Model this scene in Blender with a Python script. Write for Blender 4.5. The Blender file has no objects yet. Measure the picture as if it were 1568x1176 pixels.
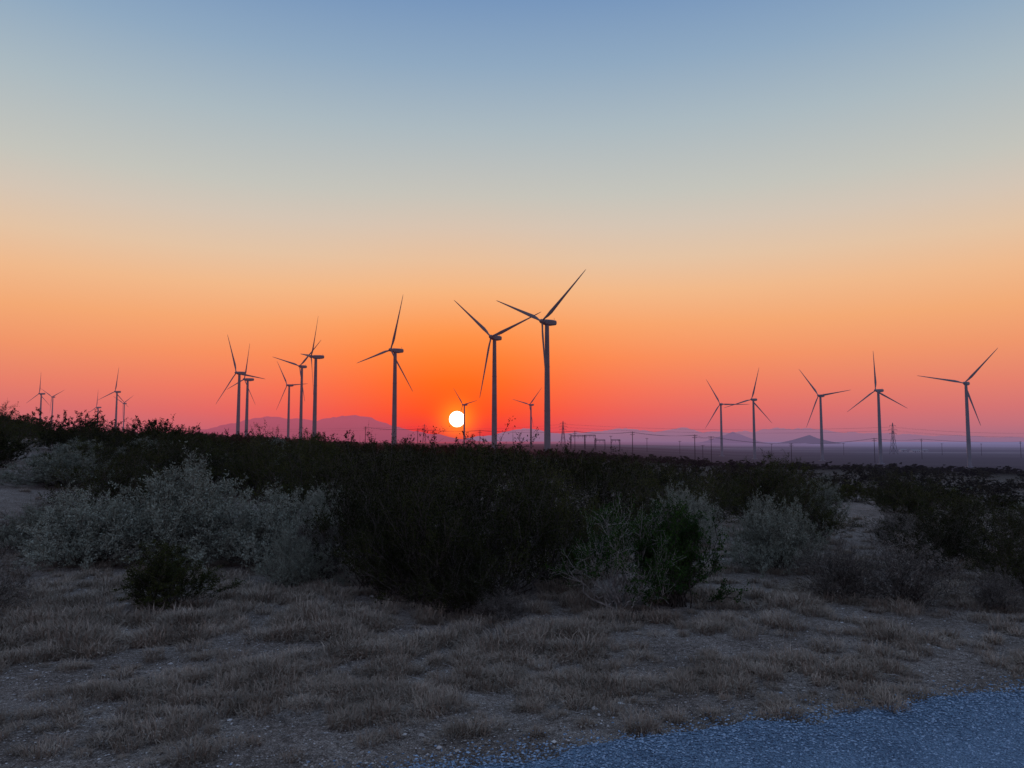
import bpy, math, random
import numpy as np
from mathutils import Vector
random.seed(7); rng=np.random.default_rng(7)
sc=bpy.context.scene
F=1140.0; EYE=1.7; HZ=675.0
def lin(c):
    return tuple(((v/255)/12.92 if v/255<=.04045 else ((v/255+.055)/1.055)**2.4) for v in c)
def sstep(a,b,x):
    t=np.clip((np.asarray(x,float)-a)/(b-a),0,1); return t*t*(3-2*t)

# ------------------------------------------------------------ terrain height
def vnoise(x,y,s,seed):
    x=np.asarray(x,float)/s; y=np.asarray(y,float)/s
    xi=np.floor(x); yi=np.floor(y); fx=x-xi; fy=y-yi
    def h(a,b):
        v=np.sin(a*127.1+b*311.7+seed*74.7)*43758.5453; return v-np.floor(v)
    fx=fx*fx*(3-2*fx); fy=fy*fy*(3-2*fy)
    return (h(xi,yi)*(1-fx)+h(xi+1,yi)*fx)*(1-fy)+(h(xi,yi+1)*(1-fx)+h(xi+1,yi+1)*fx)*fy-.5
def g(x,y):
    x=np.asarray(x,float); y=np.asarray(y,float)
    r=np.hypot(x,y); az=np.arctan2(x,y); u=np.tan(np.clip(az,-1.1,1.1))
    near=sstep(13,46,r)*np.interp(u,[-.75,-.6,-.45,-.33,-.2,0,.3,.75],[2.5,1.6,1.1,.65,.1,-.35,-1.2,-1.6])
    far=sstep(50,420,r)*np.interp(u,[-.8,-.35,-.1,.1,.3,.75],[4,2.5,-3.5,-5,-12,-13])
    out=sstep(1200,5000,r)*-14
    rough=vnoise(x,y,.5,1)*.035+vnoise(x,y,.17,2)*.018+vnoise(x,y,2.3,3)*.08
    rough=rough*sstep(1.5,6.0,r)
    return near+far+out+rough
RD=np.array([.955,.297]); RN=np.array([-.297,.955])
RE=float(np.dot([-.32,4.02],RN))
def roadside(x,y): return x*RN[0]+y*RN[1]-RE

# ------------------------------------------------------------ materials
def newmat(name):
    m=bpy.data.materials.new(name); m.use_nodes=True
    nt=m.node_tree; nt.nodes.clear(); return m,nt
def N(nt,t,**k):
    n=nt.nodes.new(t)
    for a,b in k.items(): setattr(n,a,b)
    return n
def math_(nt,op,a,b=None,clamp=False):
    n=N(nt,'ShaderNodeMath',operation=op,use_clamp=clamp)
    for i,v in enumerate((a,b)):
        if v is None: continue
        if isinstance(v,(int,float)): n.inputs[i].default_value=v
        else: nt.links.new(v,n.inputs[i])
    return n.outputs[0]
def noise(nt,vec,scale,detail=4,rough=.6):
    n=N(nt,'ShaderNodeTexNoise'); n.inputs['Scale'].default_value=scale
    n.inputs['Detail'].default_value=detail; n.inputs['Roughness'].default_value=rough
    if vec is not None: nt.links.new(vec,n.inputs['Vector'])
    return n.outputs['Fac']
def ramp(nt,fac,stops,interp='LINEAR'):
    r=N(nt,'ShaderNodeValToRGB'); cr=r.color_ramp; cr.interpolation=interp
    while len(cr.elements)<len(stops): cr.elements.new(.5)
    for e,(p,c) in zip(cr.elements,stops):
        e.position=p; e.color=(c[0],c[1],c[2],1)
    nt.links.new(fac,r.inputs[0]); return r.outputs[0]
def mixc(nt,f,a,b,blend='MIX'):
    m=N(nt,'ShaderNodeMix',data_type='RGBA',blend_type=blend)
    for i,v in ((0,f),(6,a),(7,b)):
        if isinstance(v,(int,float)): m.inputs[i].default_value=v
        elif isinstance(v,tuple): m.inputs[i].default_value=(*v[:3],1)
        else: nt.links.new(v,m.inputs[i])
    return m.outputs[2]
def painted_haze(nt,shader,L=3900,col=(138,96,124),col2=(120,112,150)):  # aerial haze painted into the material as emission, growing with distance from origin
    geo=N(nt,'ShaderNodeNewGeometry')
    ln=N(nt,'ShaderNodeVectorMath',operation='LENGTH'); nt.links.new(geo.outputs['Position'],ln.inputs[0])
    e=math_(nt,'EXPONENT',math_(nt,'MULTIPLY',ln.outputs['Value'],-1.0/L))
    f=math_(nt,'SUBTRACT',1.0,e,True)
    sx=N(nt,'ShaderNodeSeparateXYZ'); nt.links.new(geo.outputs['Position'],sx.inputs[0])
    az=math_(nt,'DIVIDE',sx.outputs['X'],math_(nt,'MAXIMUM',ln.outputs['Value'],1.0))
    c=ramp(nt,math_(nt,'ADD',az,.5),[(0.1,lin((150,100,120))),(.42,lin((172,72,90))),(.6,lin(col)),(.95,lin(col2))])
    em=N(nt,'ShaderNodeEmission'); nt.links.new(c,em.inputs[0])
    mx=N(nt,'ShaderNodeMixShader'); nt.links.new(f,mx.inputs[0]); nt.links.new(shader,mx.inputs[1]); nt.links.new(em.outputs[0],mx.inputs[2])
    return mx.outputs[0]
def finish(nt,sh):
    o=N(nt,'ShaderNodeOutputMaterial'); nt.links.new(sh,o.inputs[0])
def principled(nt,col,rough=.9,spec=.1,normal=None):
    p=N(nt,'ShaderNodeBsdfPrincipled'); p.inputs['Roughness'].default_value=rough
    p.inputs['Specular IOR Level'].default_value=spec
    if isinstance(col,tuple): p.inputs['Base Color'].default_value=(*col[:3],1)
    else: nt.links.new(col,p.inputs['Base Color'])
    if normal is not None: nt.links.new(normal,p.inputs['Normal'])
    return p.outputs[0]
def diffuse(nt,col,normal=None):
    p=N(nt,'ShaderNodeBsdfDiffuse'); nt.links.new(col,p.inputs[0])
    if normal is not None: nt.links.new(normal,p.inputs['Normal'])
    return p.outputs[0]
def bump(nt,h,strength,dist):
    b=N(nt,'ShaderNodeBump'); b.inputs['Strength'].default_value=strength; b.inputs['Distance'].default_value=dist
    nt.links.new(h,b.inputs['Height']); return b.outputs[0]

def mat_ground():
    m,nt=newmat('desert_soil'); geo=N(nt,'ShaderNodeNewGeometry'); P=geo.outputs['Position']
    n1=noise(nt,P,1.3,6,.65); n2=noise(nt,P,28,5,.7); n3=noise(nt,P,110,2,.6)
    a=math_(nt,'ADD',math_(nt,'MULTIPLY',n1,.4),math_(nt,'MULTIPLY',n2,.6))
    c=ramp(nt,a,[(.36,(.11,.09,.08)),(.48,(.22,.182,.162)),(.6,(.36,.31,.28)),(.72,(.5,.44,.41))])
    c2=ramp(nt,n3,[(.42,(.5,.5,.5)),(.58,(1,1,1)),(.7,(1.6,1.6,1.65))])
    near=mixc(nt,1.0,c,c2,'MULTIPLY')
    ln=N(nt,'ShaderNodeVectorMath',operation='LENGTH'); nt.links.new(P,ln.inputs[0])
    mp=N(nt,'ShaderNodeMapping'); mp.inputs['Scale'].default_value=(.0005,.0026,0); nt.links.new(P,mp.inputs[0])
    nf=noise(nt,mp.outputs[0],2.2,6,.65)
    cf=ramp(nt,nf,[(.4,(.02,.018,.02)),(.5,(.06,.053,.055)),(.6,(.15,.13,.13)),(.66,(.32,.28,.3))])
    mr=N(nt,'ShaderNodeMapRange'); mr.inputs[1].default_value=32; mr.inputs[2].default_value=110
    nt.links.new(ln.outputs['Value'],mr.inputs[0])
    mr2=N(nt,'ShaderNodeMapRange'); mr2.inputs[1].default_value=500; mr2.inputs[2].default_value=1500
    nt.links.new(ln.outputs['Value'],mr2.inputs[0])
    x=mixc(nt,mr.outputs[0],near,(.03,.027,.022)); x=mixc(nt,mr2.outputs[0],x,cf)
    h=math_(nt,'ADD',n2,math_(nt,'MULTIPLY',n3,.5))
    finish(nt,painted_haze(nt,diffuse(nt,x,bump(nt,h,1.0,.035)))); return m
def mat_road():
    m,nt=newmat('gravel_road_surface'); geo=N(nt,'ShaderNodeNewGeometry'); P=geo.outputs['Position']
    v=N(nt,'ShaderNodeTexVoronoi'); v.inputs['Scale'].default_value=110; nt.links.new(P,v.inputs['Vector'])
    n1=noise(nt,P,2.0,5,.6)
    c=ramp(nt,v.outputs['Distance'],[(0,(.24,.34,.46)),(.45,(.14,.205,.29)),(.8,(.06,.085,.13))])
    c2=ramp(nt,n1,[(.3,(.7,.72,.76)),(.7,(1.2,1.2,1.2))])
    inv=math_(nt,'SUBTRACT',1.0,v.outputs['Distance'])
    finish(nt,diffuse(nt,mixc(nt,1.0,c,c2,'MULTIPLY'),bump(nt,inv,1.0,.008))); return m
def mat_stone(name,stops):
    m,nt=newmat(name); geo=N(nt,'ShaderNodeNewGeometry')
    finish(nt,diffuse(nt,ramp(nt,geo.outputs['Random Per Island'],stops))); return m
def mat_leaf(name,stops,transl=.25,hz=False):
    m,nt=newmat(name); geo=N(nt,'ShaderNodeNewGeometry'); oi=N(nt,'ShaderNodeObjectInfo')
    n=noise(nt,geo.outputs['Position'],2.6,2,.6)
    a=math_(nt,'ADD',math_(nt,'MULTIPLY',n,.8),math_(nt,'ADD',math_(nt,'MULTIPLY',geo.outputs['Random Per Island'],.28),math_(nt,'MULTIPLY',oi.outputs['Random'],.34)))
    c=ramp(nt,math_(nt,'SUBTRACT',a,.2),stops)
    out=diffuse(nt,c)
    if transl>0:
        t=N(nt,'ShaderNodeBsdfTranslucent'); nt.links.new(c,t.inputs[0])
        mx=N(nt,'ShaderNodeMixShader'); mx.inputs[0].default_value=transl
        nt.links.new(out,mx.inputs[1]); nt.links.new(t.outputs[0],mx.inputs[2]); out=mx.outputs[0]
    finish(nt,painted_haze(nt,out) if hz else out); return m
def mat_simple(name,c1,c2,scale=8,rough=.8,hz=False,L=4200):
    m,nt=newmat(name); geo=N(nt,'ShaderNodeNewGeometry')
    c=ramp(nt,noise(nt,geo.outputs['Position'],scale,3),[(.35,c1),(.65,c2)])
    s=diffuse(nt,c) if rough>.85 else principled(nt,c,rough,.2)
    finish(nt,painted_haze(nt,s,L) if hz else s); return m
M_ground=mat_ground(); M_road=mat_road()
M_creo=mat_leaf('creosote_leaf',[(.2,(.011,.012,.007)),(.5,(.027,.031,.012)),(.8,(.075,.078,.026))],.3)
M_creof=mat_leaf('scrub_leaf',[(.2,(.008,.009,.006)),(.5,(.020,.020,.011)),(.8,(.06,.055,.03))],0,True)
M_green=mat_leaf('juniper_leaf',[(.2,(.007,.018,.006)),(.5,(.017,.040,.012)),(.85,(.045,.085,.02))],.2)
M_sage=mat_leaf('sage_leaf',[(.15,(.10,.108,.086)),(.5,(.21,.218,.178)),(.85,(.34,.345,.29))],0)
M_dry=mat_leaf('dry_twig',[(.15,(.07,.06,.055)),(.5,(.13,.112,.10)),(.85,(.2,.175,.158))],0)
M_grass=mat_leaf('dry_grass_blade',[(.1,(.10,.08,.066)),(.5,(.26,.21,.172)),(.9,(.50,.42,.355))],0)
M_bark=mat_simple('bush_bark',(.04,.034,.03),(.10,.085,.078),30,.9)
M_pale=mat_simple('pale_bark',(.16,.14,.13),(.34,.31,.29),30,.9)
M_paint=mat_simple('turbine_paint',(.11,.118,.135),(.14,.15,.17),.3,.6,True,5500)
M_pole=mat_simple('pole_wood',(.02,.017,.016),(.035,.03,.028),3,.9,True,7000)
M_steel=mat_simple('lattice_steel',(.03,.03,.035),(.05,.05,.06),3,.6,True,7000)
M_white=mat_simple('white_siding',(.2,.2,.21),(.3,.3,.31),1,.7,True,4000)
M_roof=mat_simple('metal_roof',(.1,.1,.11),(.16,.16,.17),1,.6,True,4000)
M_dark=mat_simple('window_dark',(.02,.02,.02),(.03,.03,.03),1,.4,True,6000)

# ------------------------------------------------------------ mesh helpers
def mesh_np(name,verts,quads=None,tris=None,mats=(),matidx=None,smooth=False):
    me=bpy.data.meshes.new(name)
    verts=np.asarray(verts,np.float32)
    q=np.zeros((0,4),np.int32) if quads is None else np.asarray(quads,np.int32)
    t=np.zeros((0,3),np.int32) if tris is None else np.asarray(tris,np.int32)
    me.vertices.add(len(verts)); me.vertices.foreach_set('co',verts.ravel())
    loops=np.concatenate([q.ravel(),t.ravel()]).astype(np.int32)
    me.loops.add(len(loops)); me.loops.foreach_set('vertex_index',loops)
    starts=np.concatenate([np.arange(len(q))*4,len(q)*4+np.arange(len(t))*3]).astype(np.int32)
    tot=np.concatenate([np.full(len(q),4),np.full(len(t),3)]).astype(np.int32)
    me.polygons.add(len(starts)); me.polygons.foreach_set('loop_start',starts); me.polygons.foreach_set('loop_total',tot)
    for m in mats: me.materials.append(m)
    if matidx is not None: me.polygons.foreach_set('material_index',np.asarray(matidx,np.int32))
    me.polygons.foreach_set('use_smooth',np.full(len(starts),smooth))
    me.update(calc_edges=True); me.validate(); return me
def add(name,me,loc=(0,0,0),rot=(0,0,0),scale=(1,1,1),parent=None):
    o=bpy.data.objects.new(name,me); sc.collection.objects.link(o)
    o.location=loc; o.rotation_euler=rot; o.scale=scale
    if parent: o.parent=parent
    return o
def tubes(segs,k=3):
    s=np.asarray(segs,float); n=len(s); p0=s[:,:3]; p1=s[:,3:6]; r0=s[:,6]; r1=s[:,7]
    d=p1-p0; d/=np.maximum(np.linalg.norm(d,axis=1,keepdims=True),1e-9)
    ref=np.where(np.abs(d[:,2:3])<.9,np.array([[0,0,1.]]),np.array([[1.,0,0]]))
    a=np.cross(d,ref); a/=np.linalg.norm(a,axis=1,keepdims=True); b=np.cross(d,a)
    V=np.zeros((n,2*k,3))
    for i in range(k):
        t=2*math.pi*i/k; o=a*math.cos(t)+b*math.sin(t)
        V[:,i]=p0+o*r0[:,None]; V[:,k+i]=p1+o*r1[:,None]
    base=(np.arange(n)*2*k)[:,None]
    Q=np.concatenate([base+np.array([[i,(i+1)%k,k+(i+1)%k,k+i]]) for i in range(k)])
    return V.reshape(-1,3),Q
def leaves(pos,lw,ll,rg,updir=0.0):
    n=len(pos)
    d=rg.normal(size=(n,3)); d[:,2]+=updir; d/=np.linalg.norm(d,axis=1,keepdims=True)
    e=rg.normal(size=(n,3)); e-=d*(e*d).sum(1,keepdims=True); e/=np.linalg.norm(e,axis=1,keepdims=True)
    s=rg.uniform(.6,1.4,(n,1)); L=d*ll*s; W=e*lw*s*.5
    V=np.stack([pos,pos+L*.5+W,pos+L,pos+L*.5-W],1).reshape(-1,3)
    return V,np.arange(n*4).reshape(n,4)

def bush_mesh(name,seed,W,H,nstem=60,subs=8,twigs=4,nleaf=24000,lw=.013,ll=.024,leafmat=None,style='open',stemr=.010,low=.35,bark=None,basew=.07,tuf=.010):
    rg=np.random.default_rng(seed); segs=[]; tw=[]
    lob=rg.uniform(0,6.28,4); la=rg.uniform(.08,.2,4)
    for _ in range(nstem):
        az=rg.uniform(0,6.283); rho=math.sqrt(rg.uniform(0,1))
        k=1+sum(la[i]*math.sin((i+2)*az+lob[i]) for i in range(4))
        base=np.array([rg.normal()*basew*W,rg.normal()*basew*W,-.03])
        dome=math.sqrt(max(0,1-rho**2.2)) if style=='round' else (1-.55*rho**2.5)
        tip=np.array([math.cos(az)*W/2*rho*k,math.sin(az)*W/2*rho*k,H*max(dome,.16)*rg.uniform(.64,1.04)])
        ctl=base+(tip-base)*.5; ctl[2]-=.06*H if style=='open' else -.1*H; ctl[:2]+=(tip-base)[:2]*.12
        pts=[]
        for t in np.linspace(0,1,8):
            p=(1-t)**2*base+2*t*(1-t)*ctl+t*t*tip
            if 0<t: p=p+rg.normal(size=3)*.018*W
            pts.append(p)
        for i in range(7):
            segs.append([*pts[i],*pts[i+1],stemr*(1-i/8.),stemr*(1-(i+1)/8.)])
        for _s in range(subs):
            t=rg.uniform(low,1); i=min(int(t*7),6); f=t*7-i
            p=pts[i]*(1-f)+pts[i+1]*f
            dr=pts[i+1]-pts[i]; dr/=np.linalg.norm(dr)+1e-9
            dr=dr+rg.normal(size=3)*.55; dr[2]+=.35; dr/=np.linalg.norm(dr)
            L=rg.uniform(.10,.22)*H
            q=p+dr*L+rg.normal(size=3)*.02
            segs.append([*p,*q,stemr*.4,stemr*.18]); tw.append((p+(q-p)*.3,q))
            for _t in range(twigs):
                f=rg.uniform(.3,1); a=p+(q-p)*f
                d2=dr+rg.normal(size=3)*.6; d2[2]+=.3; d2/=np.linalg.norm(d2)
                b=a+d2*rg.uniform(.06,.14)*H; b[2]=max(b[2],.02)
                segs.append([*a,*b,stemr*.2,stemr*.1]); tw.append((a,b))
    A=np.array([a for a,_ in tw]); B=np.array([b for _,b in tw])
    w=rg.uniform(.15,1,len(A)); w/=w.sum()
    idx=rg.choice(len(A),nleaf,p=w); t=rg.uniform(.1,1.05,(nleaf,1))
    pos=A[idx]*(1-t)+B[idx]*t+rg.normal(size=(nleaf,3))*tuf*H
    pos[:,2]=np.maximum(pos[:,2],.01)
    Vs,Qs=tubes(segs); Vl,Ql=leaves(pos,lw,ll,rg,.6)
    return mesh_np(name,np.concatenate([Vs,Vl]),np.concatenate([Qs,Ql+len(Vs)]),None,(bark or M_bark,leafmat),
                   np.concatenate([np.zeros(len(Qs)),np.ones(len(Ql))]))
CREO=[bush_mesh('creosote_mesh%d'%i,10+i,2.2,1.7,60,8,3,22000,.014,.028,M_creo,'open',.011,.34) for i in range(3)]
MIDC=[bush_mesh('creosote_mid_mesh%d'%i,20+i,2.2,1.7,36,6,2,8000,.026,.046,M_creo,'open',.011,.33) for i in range(3)]
OPENB=bush_mesh('open_bush_mesh',31,1.5,1.2,40,8,4,16000,.014,.026,M_green,'open',.014,.6,M_pale)
LOWB=bush_mesh('low_bush_mesh',35,1.5,1.2,44,9,4,24000,.015,.026,M_creo,'round',.010,.35,M_bark)
DENSEB=bush_mesh('dense_bush_mesh',33,1.2,1.2,50,9,4,26000,.015,.028,M_green,'round',.012,.25,M_bark)
SAGE=[bush_mesh('sage_mesh%d'%i,40+i,2.2,1.2,120,9,3,48000,.011,.036,M_sage,'round',.007,.3) for i in range(2)]
DRYB=[bush_mesh('drybrush_mesh%d'%i,60+i,1.4,.8,100,8,4,14000,.006,.03,M_dry,'round',.005,.2) for i in range(2)]
FAR=[bush_mesh('scrub_mesh%d'%i,80+i,2.3,1.7,20,5,2,3000,.045,.07,M_creof,'open' if i<3 else 'round',.010,.3) for i in range(4)]
FARL=[bush_mesh('scrub_low_mesh%d'%i,90+i,2.3,1.7,10,3,1,700,.11,.16,M_creof,'open' if i<2 else 'round',.012,.3) for i in range(3)]

def put(name,me,x,y,s=1,sz=None,rz=None,parent=None):
    sz=s if sz is None else sz
    return add(name,me,(x,y,float(g(x,y))-.02),(0,0,random.uniform(0,6.28) if rz is None else rz),(s,s,sz),parent)

# ------------------------------------------------------------ ground
ang=np.concatenate([np.arange(-48,48,.22),np.arange(48,312,4.0)])*math.pi/180
rad=np.concatenate([[.05,1,2,3],np.arange(3.4,16,.055),np.geomspace(16,60000,190)])
Rg,Ag=np.meshgrid(rad,ang,indexing='ij'); X=Rg*np.sin(Ag); Y=Rg*np.cos(Ag); Z=g(X,Y)
RS=roadside(X,Y)
Z=np.where(RS<.1,-.03,Z)
Z=np.where((RS>=.1)&(RS<.6),Z*sstep(.1,.6,RS)-.01*(1-sstep(.1,.6,RS)),Z)
nr,na=X.shape; i,j=np.meshgrid(np.arange(nr-1),np.arange(na),indexing='ij'); j2=(j+1)%na
Q=np.stack([i*na+j,i*na+j2,(i+1)*na+j2,(i+1)*na+j],-1).reshape(-1,4)[:,::-1]
add('desert_ground',mesh_np('desert_ground',np.stack([X,Y,Z],-1).reshape(-1,3),Q,None,(M_ground,),None,True))

# ------------------------------------------------------------ gravel road
s=np.concatenate([np.linspace(-300,-6,60),np.arange(-6,12,.04),np.linspace(12,300,60)])
edge=RE+vnoise(s,s*0,.35,11)*.16+vnoise(s,s*0,.09,12)*.06
cols=[]
for f in np.linspace(0,1,10):
    off=edge*(1-f)+(RE-7.5)*f
    cols.append(np.stack([RD[0]*s+RN[0]*off,RD[1]*s+RN[1]*off,np.full_like(s,.006)+(.02*np.sin(f*math.pi))],-1))
V=np.stack(cols,1); ns=len(s); i,j=np.meshgrid(np.arange(ns-1),np.arange(9),indexing='ij')
Q=np.stack([i*10+j,i*10+j+1,(i+1)*10+j+1,(i+1)*10+j],-1).reshape(-1,4)
add('gravel_road',mesh_np('gravel_road',V.reshape(-1,3),Q,None,(M_road,),None,True))

def stones(name,P,size,mat,rg):
    n=len(P); base=np.array([[1,0,0],[0,1,0],[-1,0,0],[0,-1,0],[0,0,.7],[0,0,-.7]],float)
    a=rg.uniform(0,6.28,n); sc_=rg.uniform(.6,1.3,(n,6,1))*size[:,None,None]
    B=np.broadcast_to(base,(n,6,3))*sc_*np.stack([rg.uniform(.7,1.3,n),rg.uniform(.6,1.1,n),rg.uniform(.5,1,n)],-1)[:,None,:]
    c,s_=np.cos(a)[:,None],np.sin(a)[:,None]
    V=np.stack([B[...,0]*c-B[...,1]*s_,B[...,0]*s_+B[...,1]*c,B[...,2]],-1)+P[:,None,:]
    T=np.array([[0,1,4],[1,2,4],[2,3,4],[3,0,4],[1,0,5],[2,1,5],[3,2,5],[0,3,5]])
    T=(np.arange(n)*6)[:,None,None]+T
    return add(name,mesh_np(name,V.reshape(-1,3),None,T.reshape(-1,3),(mat,)))
rg=np.random.default_rng(3)
n=40000; s_=rg.uniform(-2.0,7,n); o_=RE+.06-rg.uniform(0,1.6,n); o_=np.where(rg.random(n)<.12,RE+rg.normal(0,.12,n),o_)
P=np.stack([RD[0]*s_+RN[0]*o_,RD[1]*s_+RN[1]*o_,np.zeros(n)+.012],-1)
stones('road_gravel',P,rg.uniform(.005,.011,n),mat_stone('road_stone',[(0,(.07,.105,.16)),(.5,(.15,.215,.31)),(1,(.30,.40,.54))]),rg)
n=22000; y=3.4+rg.gamma(1.6,2.2,n); x=rg.uniform(-.85,.85,n)*y; k=roadside(x,y)>.02; x=x[k]; y=y[k]
P=np.stack([x,y,g(x,y)*sstep(.1,.6,roadside(x,y))+.003],-1)
stones('ground_gravel',P,rg.uniform(.004,.010,len(x))*(1+(rg.random(len(x))<.02)*1.5),mat_stone('soil_stone',[(0,(.07,.06,.055)),(.7,(.3,.28,.27)),(1,(.5,.48,.48))]),rg)

# ------------------------------------------------------------ dry grass (one mesh)
def tuft(seed,nb,h,spread):
    rg=np.random.default_rng(seed); a=rg.uniform(0,6.28,nb); r=np.sqrt(rg.random(nb))*spread
    b=np.stack([np.cos(a)*r,np.sin(a)*r,np.full(nb,-.01)],-1)
    aa=a+rg.normal(0,.9,nb); tl=rg.uniform(.2,1.3,nb); L=h*rg.uniform(.5,1.15,nb)
    out=np.stack([np.cos(aa)*np.sin(tl),np.sin(aa)*np.sin(tl),np.cos(tl)],-1)
    m=b+out*L[:,None]*.5+np.array([0,0,1])*L[:,None]*.12
    t=b+out*L[:,None]+rg.normal(size=(nb,3))*.02; t[:,2]=np.maximum(t[:,2]-.12*L,.004)
    w=np.stack([-np.sin(aa),np.cos(aa),0*aa],-1)*rg.uniform(.0014,.0032,nb)[:,None]
    return np.stack([b-w,b+w,m+w,m-w,t],1).reshape(-1,3)
TUFT=[tuft(100+i,[130,190,110,200][i],[.11,.15,.08,.13][i],[.06,.11,.09,.16][i]) for i in range(4)]
GV=[]; cnt=0
while cnt<3300:
    y=4.1+random.gammavariate(1.9,2.1)
    if y>20: continue
    x=random.uniform(-.85,.85)*y
    rs=roadside(x,y)
    if rs<.0: continue
    if rs<.5 and random.random()<.5: continue
    cl=float(vnoise(x,y,.8,21))*.7+float(vnoise(x,y,.25,22))
    if cl<.08 and random.random()<.85: continue
    sz=random.uniform(.35,.9)*(1+.6*max(cl,0))*(1.25 if y>6 else .9); a=random.uniform(0,6.28)
    V=TUFT[random.randrange(4)]; ca_,sa_=math.cos(a),math.sin(a)
    zz=sz*random.uniform(.55,1.1)
    GV.append(np.stack([(V[:,0]*ca_-V[:,1]*sa_)*sz+x,(V[:,0]*sa_+V[:,1]*ca_)*sz+y,V[:,2]*zz+float(g(x,y))*float(sstep(.1,.6,rs))],-1)); cnt+=1
GV=np.concatenate(GV); o=(np.arange(len(GV)//5)*5)[:,None]
add('dry_grass',mesh_np('dry_grass',GV,o+np.array([[0,1,2,3]]),o+np.array([[3,2,4]]),(M_grass,)))
segs=[]
for _ in range(170):
    y=4+random.gammavariate(1.6,1.6); x=random.uniform(-.8,.8)*y
    if roadside(x,y)<.1: continue
    a=random.uniform(0,6.28); L=random.uniform(.03,.13); p=np.array([x,y,float(g(x,y))+.010])
    for k in range(3):
        a+=random.uniform(-.3,.3); q=p+np.array([math.cos(a)*L/3,math.sin(a)*L/3,random.uniform(-.004,.008)])
        segs.append([*p,*q,.003,.0022]); p=q
V,Q=tubes(segs,4); add('fallen_twigs',mesh_np('fallen_twigs',V,Q,None,(mat_simple('bleached_twig',(.16,.15,.14),(.36,.34,.34),20,.9),)))

# ------------------------------------------------------------ foreground bushes
C,S,D=CREO,SAGE,DRYB
for (x,y,m,sx,sz,r) in [(-1.55,8.8,0,.74,.94,.3),(-.9,8.0,1,.78,.84,1.2),(-.15,8.3,2,.82,.88,2.2),(-.55,7.7,0,.55,.5,3.3),(.45,9.1,0,.72,.84,4),
                        (-1.8,10.6,2,.8,1.0,.8),(-.5,10.4,0,1.0,1.02,5.2),(1.1,11.2,1,.85,.88,3),(2.2,13.4,2,.9,.76,1),(-1.25,8.3,2,.5,.6,5),
                        (5.5,9.8,1,.60,.46,2.7),(5.75,8.6,2,.52,.48,.4),(6.6,10.6,0,.75,.52,.9),(4.9,12.6,2,.8,.56,3.3),(3.6,14.2,0,.75,.66,1.1),
                        (5.2,15.6,1,1.1,.80,1.4),(-3.9,15.0,1,1.1,.96,2.5),(-2.1,14.0,0,.9,.95,4.4),(7.6,13.6,1,.8,.55,5),
                        (-6.6,20,0,1.1,1.12,1),(-5.9,21,1,.9,1.04,2),(-7.6,21,2,.8,.9,3),(-9.4,20.5,1,1.2,.85,3),(-11,24,0,1.1,.9,3),(-16.8,24.5,0,1.1,.9,1),(-19.5,28,2,1.2,.9,4),(-15.5,28,1,1,.8,2),(-4.1,20,2,.8,.9,.2),(8.9,25,1,.9,.95,.7),(12,23,2,1,.75,.7)]:
    put('creosote_bush',C[m],x,y,sx,sz,r)
put('juniper_bush',OPENB,1.12,7.8,.78,.88,.5)
put('juniper_bush',DENSEB,1.68,7.75,.74,.90,.9)
put('creosote_bush',LOWB,-3.5,7.75,.72,.52,2.4)
for (x,y,m,sx,sz,r) in [(-4.75,10.7,0,1.06,1.12,0),(-3.45,10.4,1,.84,.84,2),(-5.9,10.6,1,.86,.80,4),(-3.3,13.6,0,.6,.72,1),(-7.1,11.6,0,.6,.6,2),
                        (3.45,9.9,1,.60,.76,3),(2.8,12.2,0,.48,.74,1.5),(6.4,16,1,.6,.7,1),(-2.6,9.0,0,.4,.5,1)]:
    put('sagebrush',S[m],x,y,sx,sz,r)
for (x,y,m,sx,sz,r) in [(3.5,8.1,0,.74,.76,0),(4.15,7.9,1,.86,.86,2),(4.9,7.7,0,.5,.5,2),(-5.3,7.4,0,.85,.95,3),(-8.0,11.8,1,.8,.75,3),(-2.45,9.6,0,.72,.95,5),(2.3,11.2,1,.7,.85,5),(-.1,7.4,0,.45,.35,1),(1.95,8.9,1,.5,.36,2),(-8.9,14.5,1,.9,.7,2),(6.2,12.2,0,.8,.7,2)]:
    put('dry_brush',D[m],x,y,sx,sz,r)

# ------------------------------------------------------------ scrub mass
sp=bpy.data.objects.new('desert_scrub',None); sc.collection.objects.link(sp)
placed=[]; tries=0
gaps=[(-11.5,17.5,2.7),(-9.5,14.5,2.2),(-7.2,18,1.2),(7.6,17.0,1.9),(9.5,19,1.9),(3.0,17,1.0),(12,26,2.6),(-2.8,12,1.2),(5.8,20.5,1.8),(7,24,1.5),(14,20,1.6),(2.0,24,1.3),(-6,16.5,1.2)]
while len(placed)<360 and tries<24000:
    tries+=1
    r=math.sqrt(random.uniform(15.5**2,62**2)); u=random.uniform(-.9,.9); x=u*r/math.sqrt(1+u*u); y=r/math.sqrt(1+u*u)
    if any(math.hypot(x-a,y-b)<c for a,b,c in gaps): continue
    if float(vnoise(x,y,4,31))<-.2: continue
    md=1.5 if u<.1 else 2.0
    if any((x-a)**2+(y-b)**2<md**2 for a,b in placed): continue
    placed.append((x,y)); s_=random.choice([.5,.7,.85,1.0,1.25])*random.uniform(.9,1.1)
    hs=float(np.interp(u,[-.7,-.5,-.1,.1,.7],[.78,.9,.92,.8,.64]))
    q=random.random()
    if r<26: me=random.choice(C) if q<.72 else random.choice(S if q<.88 else D)
    else: me=random.choice((MIDC if r<42 else FAR) if q<.93 else S)
    put('scrub_bush',me,x,y,s_,min(s_,1.05)*random.uniform(.7,1.2)*hs,None,sp)
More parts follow.
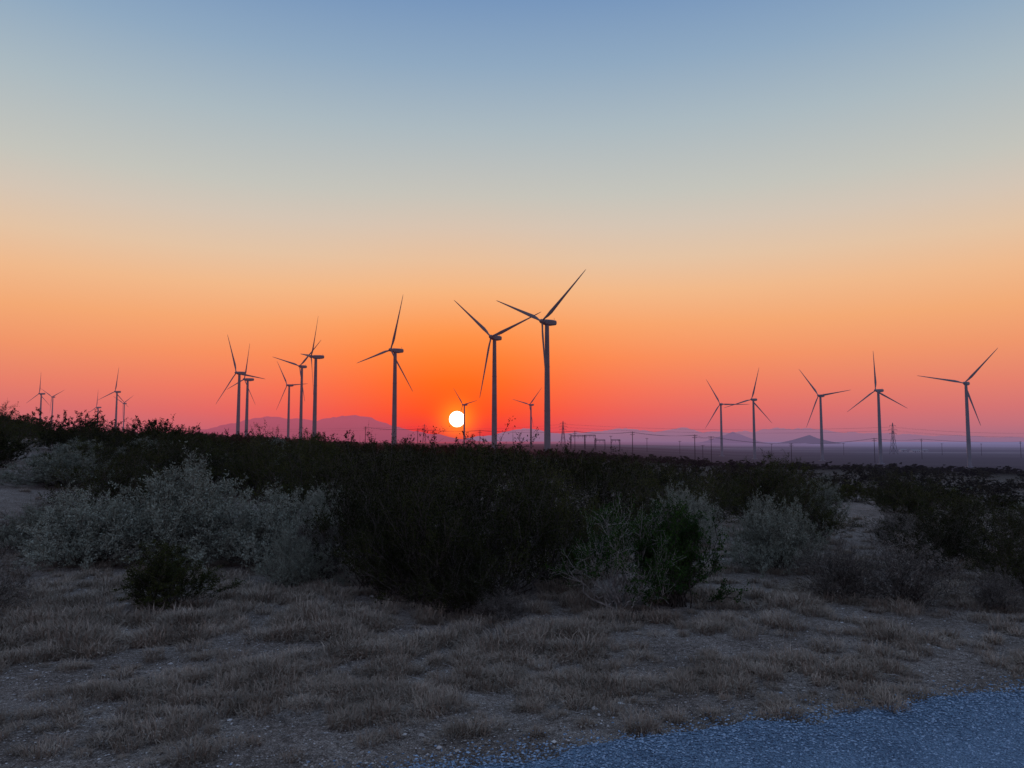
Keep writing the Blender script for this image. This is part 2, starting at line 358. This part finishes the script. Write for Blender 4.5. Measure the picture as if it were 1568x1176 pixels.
for _ in range(2300):
    r=60*(430/60)**math.sqrt(random.random()); u=random.uniform(-.85,.85); x=u*r/math.sqrt(1+u*u); y=r/math.sqrt(1+u*u)
    s_=random.uniform(.6,1.1); hs=float(np.interp(u,[-.7,-.1,.1,.7],[.9,.95,.75,.62]))
    put('scrub_bush',random.choice(FAR if r<85 else FARL),x,y,s_*1.4,s_*random.uniform(.6,1.0)*hs,None,sp)

# ------------------------------------------------------------ wind turbines
import bmesh
def loft(bm,rings,cap=True):
    rs=[[bm.verts.new(p) for p in r] for r in rings]; n=len(rs[0])
    for a,b in zip(rs[:-1],rs[1:]):
        for i in range(n): bm.faces.new((a[i],a[(i+1)%n],b[(i+1)%n],b[i]))
    if cap: bm.faces.new(rs[0][::-1]); bm.faces.new(rs[-1])
def circ(c,r,n):
    return [(c[0]+r*math.cos(2*math.pi*i/n),c[1]+r*math.sin(2*math.pi*i/n),c[2]) for i in range(n)]
def turbine(x,y,hubz,R,cosyaw,theta,sgn=1):
    gz=float(g(x,y)); H=hubz-gz; s=R/27.0*.88
    bm=bmesh.new()
    loft(bm,[circ((0,0,-1),2.4,20),circ((0,0,.35),2.4,20)])
    loft(bm,[circ((0,0,.35),1.5*s,24),circ((0,0,.6),1.38*s,24),circ((0,0,H*.33),1.25*s,24),circ((0,0,H*.66),1.08*s,24),circ((0,0,H-1.3*s),.88*s,24)])
    for zz in (H*.33,H*.66):
        rr=(1.25 if zz<H*.5 else 1.08)*s; loft(bm,[circ((0,0,zz-.12),rr+.07,24),circ((0,0,zz+.12),rr+.07,24)])
    loft(bm,[[(-.5,-1.6*s,.6),(.5,-1.6*s,.6),(.5,-1.2*s,.6),(-.5,-1.2*s,.6)],[(-.5,-1.5*s,2.9),(.5,-1.5*s,2.9),(.5,-1.15*s,2.9),(-.5,-1.15*s,2.9)]])
    sy=math.sqrt(max(0,1-cosyaw**2))
    a=Vector((-sy*sgn,-cosyaw,0)); h=Vector((cosyaw,-sy*sgn,0)); z=Vector((0,0,1)); O=Vector((0,0,H))
    def box(t,w,zl,zh,cx=.35):
        w2=w/2; return [O+a*t+h*p+z*q for p,q in [(-w2+cx,zl),(w2-cx,zl),(w2,zl+cx),(w2,zh-cx),(w2-cx,zh),(-w2+cx,zh),(-w2,zh-cx),(-w2,zl+cx)]]
    loft(bm,[box(1.9*s,1.5*s,-.8*s,.8*s),box(1.4*s,2.1*s,-1.3*s,.95*s),box(-2.5*s,2.3*s,-1.35*s,1.15*s),box(-4.9*s,2.0*s,-.9*s,1.1*s),box(-5.2*s,1.6*s,-.6*s,.9*s)])
    loft(bm,[[O+a*t_+h*p+z*q for p,q in [(-.05,1.0*s),(.05,1.0*s),(.05,2.2*s),(-.05,2.2*s)]] for t_ in (-4.5*s,-4.4*s)])
    hc=O+a*3.0*s
    def hr(t,r): return [hc+a*t+h*(r*math.cos(k*math.pi/8))+z*(r*math.sin(k*math.pi/8)) for k in range(16)]
    loft(bm,[hr(-1.1*s,.8*s),hr(-.3*s,1.0*s),hr(.5*s,.95*s),hr(1.1*s,.6*s),hr(1.4*s,.2*s)])
    for b in range(3):
        t=theta+b*2*math.pi/3
        d=h*math.cos(t)+z*math.sin(t); c=-h*math.sin(t)+z*math.cos(t)
        rings=[]
        for f,ch,th in [(.03,.8,.8),(.07,.8,.75),(.12,1.2,.55),(.2,1.6,.38),(.3,1.4,.3),(.5,1.0,.2),(.7,.72,.14),(.88,.48,.09),(.97,.3,.05),(1.0,.1,.03)]:
            tw=math.radians(6+18*(1-f)**2); cd=c*math.cos(tw)+a*math.sin(tw); td=-c*math.sin(tw)+a*math.cos(tw)
            o=hc+d*(R*f)+a*(.5*f*f*s); sh=ch*s*(.18 if f>.1 else 0)
            rings.append([o+cd*(ch*s*.5*math.cos(k*math.pi/5)-sh)+td*(th*s*.5*math.sin(k*math.pi/5)) for k in range(10)])
        loft(bm,rings)
    bmesh.ops.recalc_face_normals(bm,faces=bm.faces)
    me=bpy.data.meshes.new('wind_turbine'); bm.to_mesh(me); bm.free(); me.materials.append(M_paint)
    return add('wind_turbine',me,(x,y,gz),(0,0,-math.atan2(x,y)))
T=[((838,492),[(903,415),(763,456),(832,600)]),((757,516),[(688,454),(820,492),(733,613)]),((604,536),[(617,450),(543,557),(626,596)]),
((482,546),[(493,481),(465,560),(481,606)]),((461,561),[(415,545),(486,522),(463,616)]),((442,590),[(426,553),(470,587),(423,630)]),
((365,571),[(348,511),(398,578),(328,620)]),((378,581),[(386,528),(352,600),(394,622)]),((711,620),[(697,592),(734,616),(705,651)]),
((813,620),[(783,613),(827,594),(812,655)]),((1104,619),[(1087,579),(1150,615),(1080,655)]),((1154,612),[(1164,563),(1110,623),(1180,648)]),
((1257,606),[(1229,563),(1300,598),(1235,655)]),((1346,598),[(1343,537),(1300,632),(1383,626)]),((1481,587),[(1523,535),(1413,575),(1492,652)]),
((62,603),[(62,569),(45,616),(76,622)]),((80,608),[(98,597),(66,594),(80,632)]),((178,600),[(181,560),(154,609),(197,622)]),
((150,624),[(152,595),(135,636),(160,638)]),((190,618),[(204,605),(176,606),(190,641)])]
for (hx,hy),tips in T:
    dx=np.array([t[0]-hx for t in tips],float); dz=np.array([hy-t[1] for t in tips],float)
    Rp=math.sqrt(2/3*(dz**2).sum()); c=min(math.sqrt(2/3*(dx**2).sum())/Rp,.97)
    ph=np.arctan2(dz,dx/c); th=math.atan2(np.sin(3*ph).sum(),np.cos(3*ph).sum())/3
    dist=27*F/Rp
    turbine((hx-784)/F*dist,dist,EYE+(HZ-hy)/F*dist,27.0,c,th)

# ------------------------------------------------------------ poles, pylons, lines
def pole(x,y,H,rot=0,arms=2):
    sg=[[0,0,-.5,0,0,H,.26,.18]]
    for i in range(arms):
        z=H-.5-i*1.3; sg.append([-1.5,0,z,1.5,0,z,.1,.1])
        sg+= [[-1.0,0,z,0,0,z-.7,.04,.04],[1.0,0,z,0,0,z-.7,.04,.04]]
        for q in (-1.4,-.7,.7,1.4): sg.append([q,0,z,q,0,z+.35,.08,.06])
    V,Q=tubes(sg,6); return add('utility_pole',mesh_np('utility_pole',V,Q,None,(M_pole,)),(x,y,float(g(x,y))),(0,0,rot))
def pylon(x,y,H,rot=0):
    sg=[]; lv=[(0,3.2),(.2,2.4),(.4,1.7),(.6,1.1),(.78,.8),(1,.15)]
    A=lambda c,w,t:[c[0]*w,c[1]*w,t*H]
    for (a,wa),(b,wb) in zip(lv[:-1],lv[1:]):
        cs=[(-1,-1),(1,-1),(1,1),(-1,1)]
        for i in range(4):
            p,q=cs[i],cs[(i+1)%4]
            sg.append(A(p,wa,a)+A(p,wb,b)+[.22,.18]); sg.append(A(p,wa,a)+A(q,wb,b)+[.12,.12]); sg.append(A(q,wa,a)+A(p,wb,b)+[.12,.12]); sg.append(A(p,wb,b)+A(q,wb,b)+[.12,.12])
    for t,w in [(.66,4.6),(.78,5.6),(.9,4.2)]:
        z=t*H
        for s_ in (-1,1):
            sg.append([0,-.6,z,s_*w,0,z+.2,.17,.1]); sg.append([0,.6,z,s_*w,0,z+.2,.17,.1]); sg.append([0,0,z+1.7,s_*w,0,z+.2,.12,.09]); sg.append([s_*w,0,z+.2,s_*w,0,z-1.2,.12,.12])
    V,Q=tubes(sg,4); return add('transmission_tower',mesh_np('transmission_tower',V,Q,None,(M_steel,)),(x,y,float(g(x,y))),(0,0,rot))
def wires(name,pts,sag,off):
    sg=[]
    for A,B in zip(pts[:-1],pts[1:]):
        for dx,dz in off:
            prev=None
            for k in range(13):
                t=k/12; p=[A[0]*(1-t)+B[0]*t+dx,A[1]*(1-t)+B[1]*t,A[2]*(1-t)+B[2]*t+dz-sag*4*t*(1-t)]
                if prev: sg.append(prev+p+[.05,.05])
                prev=p
    V,Q=tubes(sg,3); return add(name,mesh_np(name,V,Q,None,(M_steel,)))
pp=[]
for px,d,H in [(560,560,12),(640,540,12),(735,520,12),(880,505,12.5),(968,470,14),(1063,440,15),(1088,455,15),(1210,500,12),(1337,520,16),(1409,640,16),(1560,700,14)]:
    x=(px-784)/F*d; H=H+1.5; pole(x,d,H,random.uniform(-.3,.3)); pp.append((x,d,float(g(x,d))+H-.4))
wires('power_line',pp,1.2,[(-1.4,0),(0,0),(1.4,0)])
for px,d,H in [(873,640,13),(895,650,12),(912,620,10),(935,660,13),(948,640,10),(1075,560,10),(990,700,13),(1040,700,12),(1180,760,12),(1290,800,13),(1440,820,13),(1500,800,13)]: pole((px-784)/F*d,d,H,random.uniform(-.5,.5),1)
ty=[]
for px,d,H in [(120,1700,32),(650,1300,34),(862,980,33),(1366,850,36),(1700,760,31)]:
    x=(px-784)/F*d; pylon(x,d,H,.2); ty.append((x,d,float(g(x,d))+H*.78-1))
wires('transmission_line',ty,5,[(-5,0),(5,0),(-4,4),(4,4)])
def gantry(x,y,w,H):
    sg=[]
    for s_ in (-1,1):
        for q in (-.4,.4): sg.append([s_*w/2+q,0,0,s_*w/2+q*.5,0,H,.16,.14])
        for k in range(5):
            z0=H*k/5; z1=H*(k+1)/5; sg.append([s_*w/2-.4,0,z0,s_*w/2+.4,0,z1,.09,.09])
    for k in range(8):
        x0=-w/2+w*k/8; x1=-w/2+w*(k+1)/8; sg.append([x0,0,H-.9,x1,0,H,.09,.09]); sg.append([x0,0,H,x1,0,H-.9,.09,.09])
    sg+=[[-w/2,0,H,w/2,0,H,.14,.14],[-w/2,0,H-.9,w/2,0,H-.9,.14,.14]]
    for k in range(3):
        xx=-w/3+w/3*k; sg.append([xx,0,H-.9,xx,0,H-2.6,.14,.14])
    V,Q=tubes(sg,4); add('substation_gantry',mesh_np('substation_gantry',V,Q,None,(M_steel,)),(x,y,float(g(x,y))))
for px,d,w,H in [(885,640,12,12),(918,660,9,9),(903,700,10,13),(942,690,8,10)]: gantry((px-784)/F*d,d,w,H)
def shed(x,y,w,dp,h,rot):
    bm=bmesh.new()
    prof=[(-dp/2,0),(dp/2,0),(dp/2,h),(0,h*1.45),(-dp/2,h)]
    loft(bm,[[(-w/2,a,b) for a,b in prof],[(w/2,a,b) for a,b in prof]])
    for s_ in (-1,1):
        e=[(-w/2-.3,s_*(dp/2+.3),h-.1),(w/2+.3,s_*(dp/2+.3),h-.1),(w/2+.3,0,h*1.45+.12),(-w/2-.3,0,h*1.45+.12)]
        f=bm.faces.new([bm.verts.new(p) for p in e]); f.material_index=1
    for k in range(4):
        xx=-w/2+w*(k+.5)/4
        hh=(.9,2.0) if k!=1 else (.0,2.4)
        f=bm.faces.new([bm.verts.new(p) for p in [(xx-.6,-dp/2-.02,hh[0]),(xx+.6,-dp/2-.02,hh[0]),(xx+.6,-dp/2-.02,hh[1]),(xx-.6,-dp/2-.02,hh[1])]]); f.material_index=2
    me=bpy.data.meshes.new('farm_shed'); bm.to_mesh(me); bm.free()
    for m in (M_white,M_roof,M_dark): me.materials.append(m)
    add('farm_shed',me,(x,y,float(g(x,y))),(0,0,rot))
for px,d,w in [(1398,1000,11),(1412,1050,9),(1380,1080,8)]: shed((px-784)/F*d,d,w,7,2.6,random.uniform(-.3,.3))

# ------------------------------------------------------------ mountains
def mat_mtn(name,c1,c2):  # rock mostly covered by emissive distance haze, its colour graded by height
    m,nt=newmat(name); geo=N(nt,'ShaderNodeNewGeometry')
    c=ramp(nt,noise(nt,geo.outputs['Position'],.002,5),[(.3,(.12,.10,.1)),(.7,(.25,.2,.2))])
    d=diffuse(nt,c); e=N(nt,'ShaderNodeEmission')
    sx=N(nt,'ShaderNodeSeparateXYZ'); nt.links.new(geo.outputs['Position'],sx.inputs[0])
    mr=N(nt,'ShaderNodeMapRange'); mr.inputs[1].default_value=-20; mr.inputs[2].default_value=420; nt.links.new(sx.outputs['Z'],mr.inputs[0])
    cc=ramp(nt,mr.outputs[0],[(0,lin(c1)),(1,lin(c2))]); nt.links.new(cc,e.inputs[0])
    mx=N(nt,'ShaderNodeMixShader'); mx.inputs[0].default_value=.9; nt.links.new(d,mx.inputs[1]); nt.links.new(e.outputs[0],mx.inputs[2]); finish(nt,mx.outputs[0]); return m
def mtn(name,D_,prof,mat,seed):
    px=np.arange(prof[0][0],prof[-1][0]+1,1.5); yy=np.interp(px,[p[0] for p in prof],[p[1] for p in prof])
    x=(px-784)/F*D_; h=(HZ-yy)/F*D_; env=np.clip((h)/(.006*D_),0,1)
    h=h+env*(vnoise(x,x*0,D_*.012,seed)*.0028+vnoise(x,x*0,D_*.004,seed+1)*.0012)*D_
    rows=[]
    for f,k in [(-.12,0),(-.06,.35),(-.025,.75),(0,1),(.05,.6),(.12,0)]:
        jj=vnoise(x,x*0+f*1e5,D_*.006,seed+5)*.25*(0<k<1)
        rows.append(np.stack([x,np.full_like(x,D_*(1+f)),-40+(h+40)*(k+jj*k)],-1))
    V=np.stack(rows,0); n=len(px); i,j=np.meshgrid(np.arange(5),np.arange(n-1),indexing='ij')
    Q=np.stack([i*n+j,i*n+j+1,(i+1)*n+j+1,(i+1)*n+j],-1).reshape(-1,4)
    add(name,mesh_np(name,V.reshape(-1,3),Q,None,(mat,),None,True))
mtn('mountain_range',16000,[(200,676),(300,660),(350,650),(385,641),(410,637),(440,640),(480,644),(510,640),(545,636),(570,641),(600,653),(640,660),(690,670),(740,676)],mat_mtn('mountain_rose_haze',(162,80,104),(182,86,106)),3)
mtn('mountain_range',22000,[(690,676),(740,668),(780,661),(800,656),(822,659),(850,665),(900,661),(960,657),(1000,661),(1050,655),(1080,662),(1160,660),(1190,654),(1215,657),(1240,656),(1280,661),(1340,664),(1450,668),(1568,670),(1700,672)],mat_mtn('mountain_mauve_haze',(144,108,138),(164,112,136)),9)
mtn('desert_butte',9000,[(1085,677),(1105,668),(1122,660),(1138,667),(1150,677)],mat_mtn('butte_mauve_haze',(120,95,128),(146,104,134)),14)
mtn('desert_butte',8000,[(1218,677),(1228,672),(1238,667),(1246,672),(1256,677)],mat_mtn('butte_blue_haze',(98,84,114),(114,90,120)),17)

# ------------------------------------------------------------ sun
SAZ=math.atan((700-784)/F); SEL=math.radians(1.66)
sd=Vector((math.sin(SAZ)*math.cos(SEL),math.cos(SAZ)*math.cos(SEL),math.sin(SEL)))
bm=bmesh.new(); bmesh.ops.create_uvsphere(bm,u_segments=48,v_segments=24,radius=40000*12.0/F)
me=bpy.data.meshes.new('sun_disc'); bm.to_mesh(me); bm.free()
m,nt=newmat('sun_surface'); lw=N(nt,'ShaderNodeEmission'); lw.inputs[0].default_value=(1,.86,.55,1); lw.inputs[1].default_value=5; finish(nt,lw.outputs[0]); me.materials.append(m)
add('sun',me,sd*40000)
ld=bpy.data.lights.new('sunlight','SUN'); ld.energy=1.0; ld.angle=math.radians(.53); ld.color=(1,.30,.12)
lo=bpy.data.objects.new('sunlight',ld); sc.collection.objects.link(lo); lo.rotation_euler=(-sd).to_track_quat('-Z','Y').to_euler()

# ------------------------------------------------------------ sky
w=bpy.data.worlds.new('World'); sc.world=w; w.use_nodes=True; nt=w.node_tree; nt.nodes.clear()
tc=N(nt,'ShaderNodeTexCoord'); nv=N(nt,'ShaderNodeVectorMath',operation='NORMALIZE'); nt.links.new(tc.outputs['Generated'],nv.inputs[0]); DV=nv.outputs[0]
sx=N(nt,'ShaderNodeSeparateXYZ'); nt.links.new(DV,sx.inputs[0])
el=math_(nt,'DIVIDE',math_(nt,'ARCSINE',sx.outputs['Z']),math.pi/2)
def er(stops): return ramp(nt,el,[(max(e,0)/90,lin(c)) for e,c in stops])
upper=[(13.7,(230,197,166)),(16.2,(214,199,183)),(18.5,(198,198,190)),(23.2,(172,187,195)),(27.5,(144,170,195)),(31.6,(120,152,191)),(45,(140,170,210)),(90,(158,186,222))]
front=er([(0,(176,92,114)),(1.0,(216,90,100)),(2.2,(238,94,88)),(3.8,(250,110,84)),(6.3,(255,137,84)),(8.8,(252,163,106)),(11.3,(246,186,136))]+upper)
side=er([(0,(156,110,134)),(1.0,(190,114,126)),(2.2,(212,118,118)),(3.8,(228,130,112)),(6.3,(240,152,110)),(8.8,(244,172,120)),(11.3,(241,187,143))]+upper)
back=er([(0,(118,116,138)),(4,(148,136,156)),(12,(170,158,176)),(25,(160,172,200)),(45,(150,176,212)),(90,(158,186,222))])
hx=math_(nt,'SQRT',math_(nt,'ADD',math_(nt,'POWER',sx.outputs['X'],2.0),math_(nt,'POWER',sx.outputs['Y'],2.0)))
ca=math_(nt,'DIVIDE',math_(nt,'ADD',math_(nt,'MULTIPLY',sx.outputs['X'],math.sin(SAZ)),math_(nt,'MULTIPLY',sx.outputs['Y'],math.cos(SAZ))),math_(nt,'MAXIMUM',hx,1e-4))
mr=N(nt,'ShaderNodeMapRange',interpolation_type='SMOOTHSTEP'); mr.inputs[1].default_value=-.5; mr.inputs[2].default_value=.8; nt.links.new(ca,mr.inputs[0])
dp=N(nt,'ShaderNodeVectorMath',operation='DOT_PRODUCT'); nt.links.new(DV,dp.inputs[0]); dp.inputs[1].default_value=sd
an=math_(nt,'MULTIPLY',math_(nt,'ARCCOSINE',math_(nt,'MINIMUM',dp.outputs['Value'],.9999999)),180/math.pi)
def gau(wd): return math_(nt,'EXPONENT',math_(nt,'MULTIPLY',math_(nt,'POWER',math_(nt,'DIVIDE',an,wd),2.0),-1.0))
base=mixc(nt,mr.outputs[0],back,mixc(nt,gau(24),side,front))
glowc=er([(0,(200,36,60)),(.9,(242,50,50)),(2.2,(254,72,26)),(4.5,(255,100,8)),(8,(255,136,44)),(12,(250,175,110))])
c=mixc(nt,math_(nt,'MULTIPLY',gau(9.5),.95),base,glowc)
c=mixc(nt,math_(nt,'MULTIPLY',gau(1.25),.92),c,(1.5,.30,.02))
bg=N(nt,'ShaderNodeBackground'); nt.links.new(c,bg.inputs[0]); bg.inputs[1].default_value=.97
sky=N(nt,'ShaderNodeTexSky',sky_type='NISHITA'); sky.sun_disc=False; sky.sun_elevation=SEL; sky.sun_rotation=SAZ; sky.air_density=1.5; sky.dust_density=2
bs=N(nt,'ShaderNodeBackground'); nt.links.new(sky.outputs[0],bs.inputs[0]); bs.inputs[1].default_value=.004
ad=N(nt,'ShaderNodeAddShader'); nt.links.new(bg.outputs[0],ad.inputs[0]); nt.links.new(bs.outputs[0],ad.inputs[1])
wo=N(nt,'ShaderNodeOutputWorld'); nt.links.new(ad.outputs[0],wo.inputs[0])

# ------------------------------------------------------------ camera
cd=bpy.data.cameras.new('camera'); cam=bpy.data.objects.new('camera',cd); sc.collection.objects.link(cam)
cd.sensor_width=36; cd.lens=36*F/1568; cd.clip_end=200000; cd.clip_start=.05
cam.location=(0,0,EYE); cam.rotation_euler=(math.radians(90+4.36),0,0); sc.camera=cam
sc.view_settings.view_transform='Standard'; sc.view_settings.look='None'; sc.view_settings.exposure=0
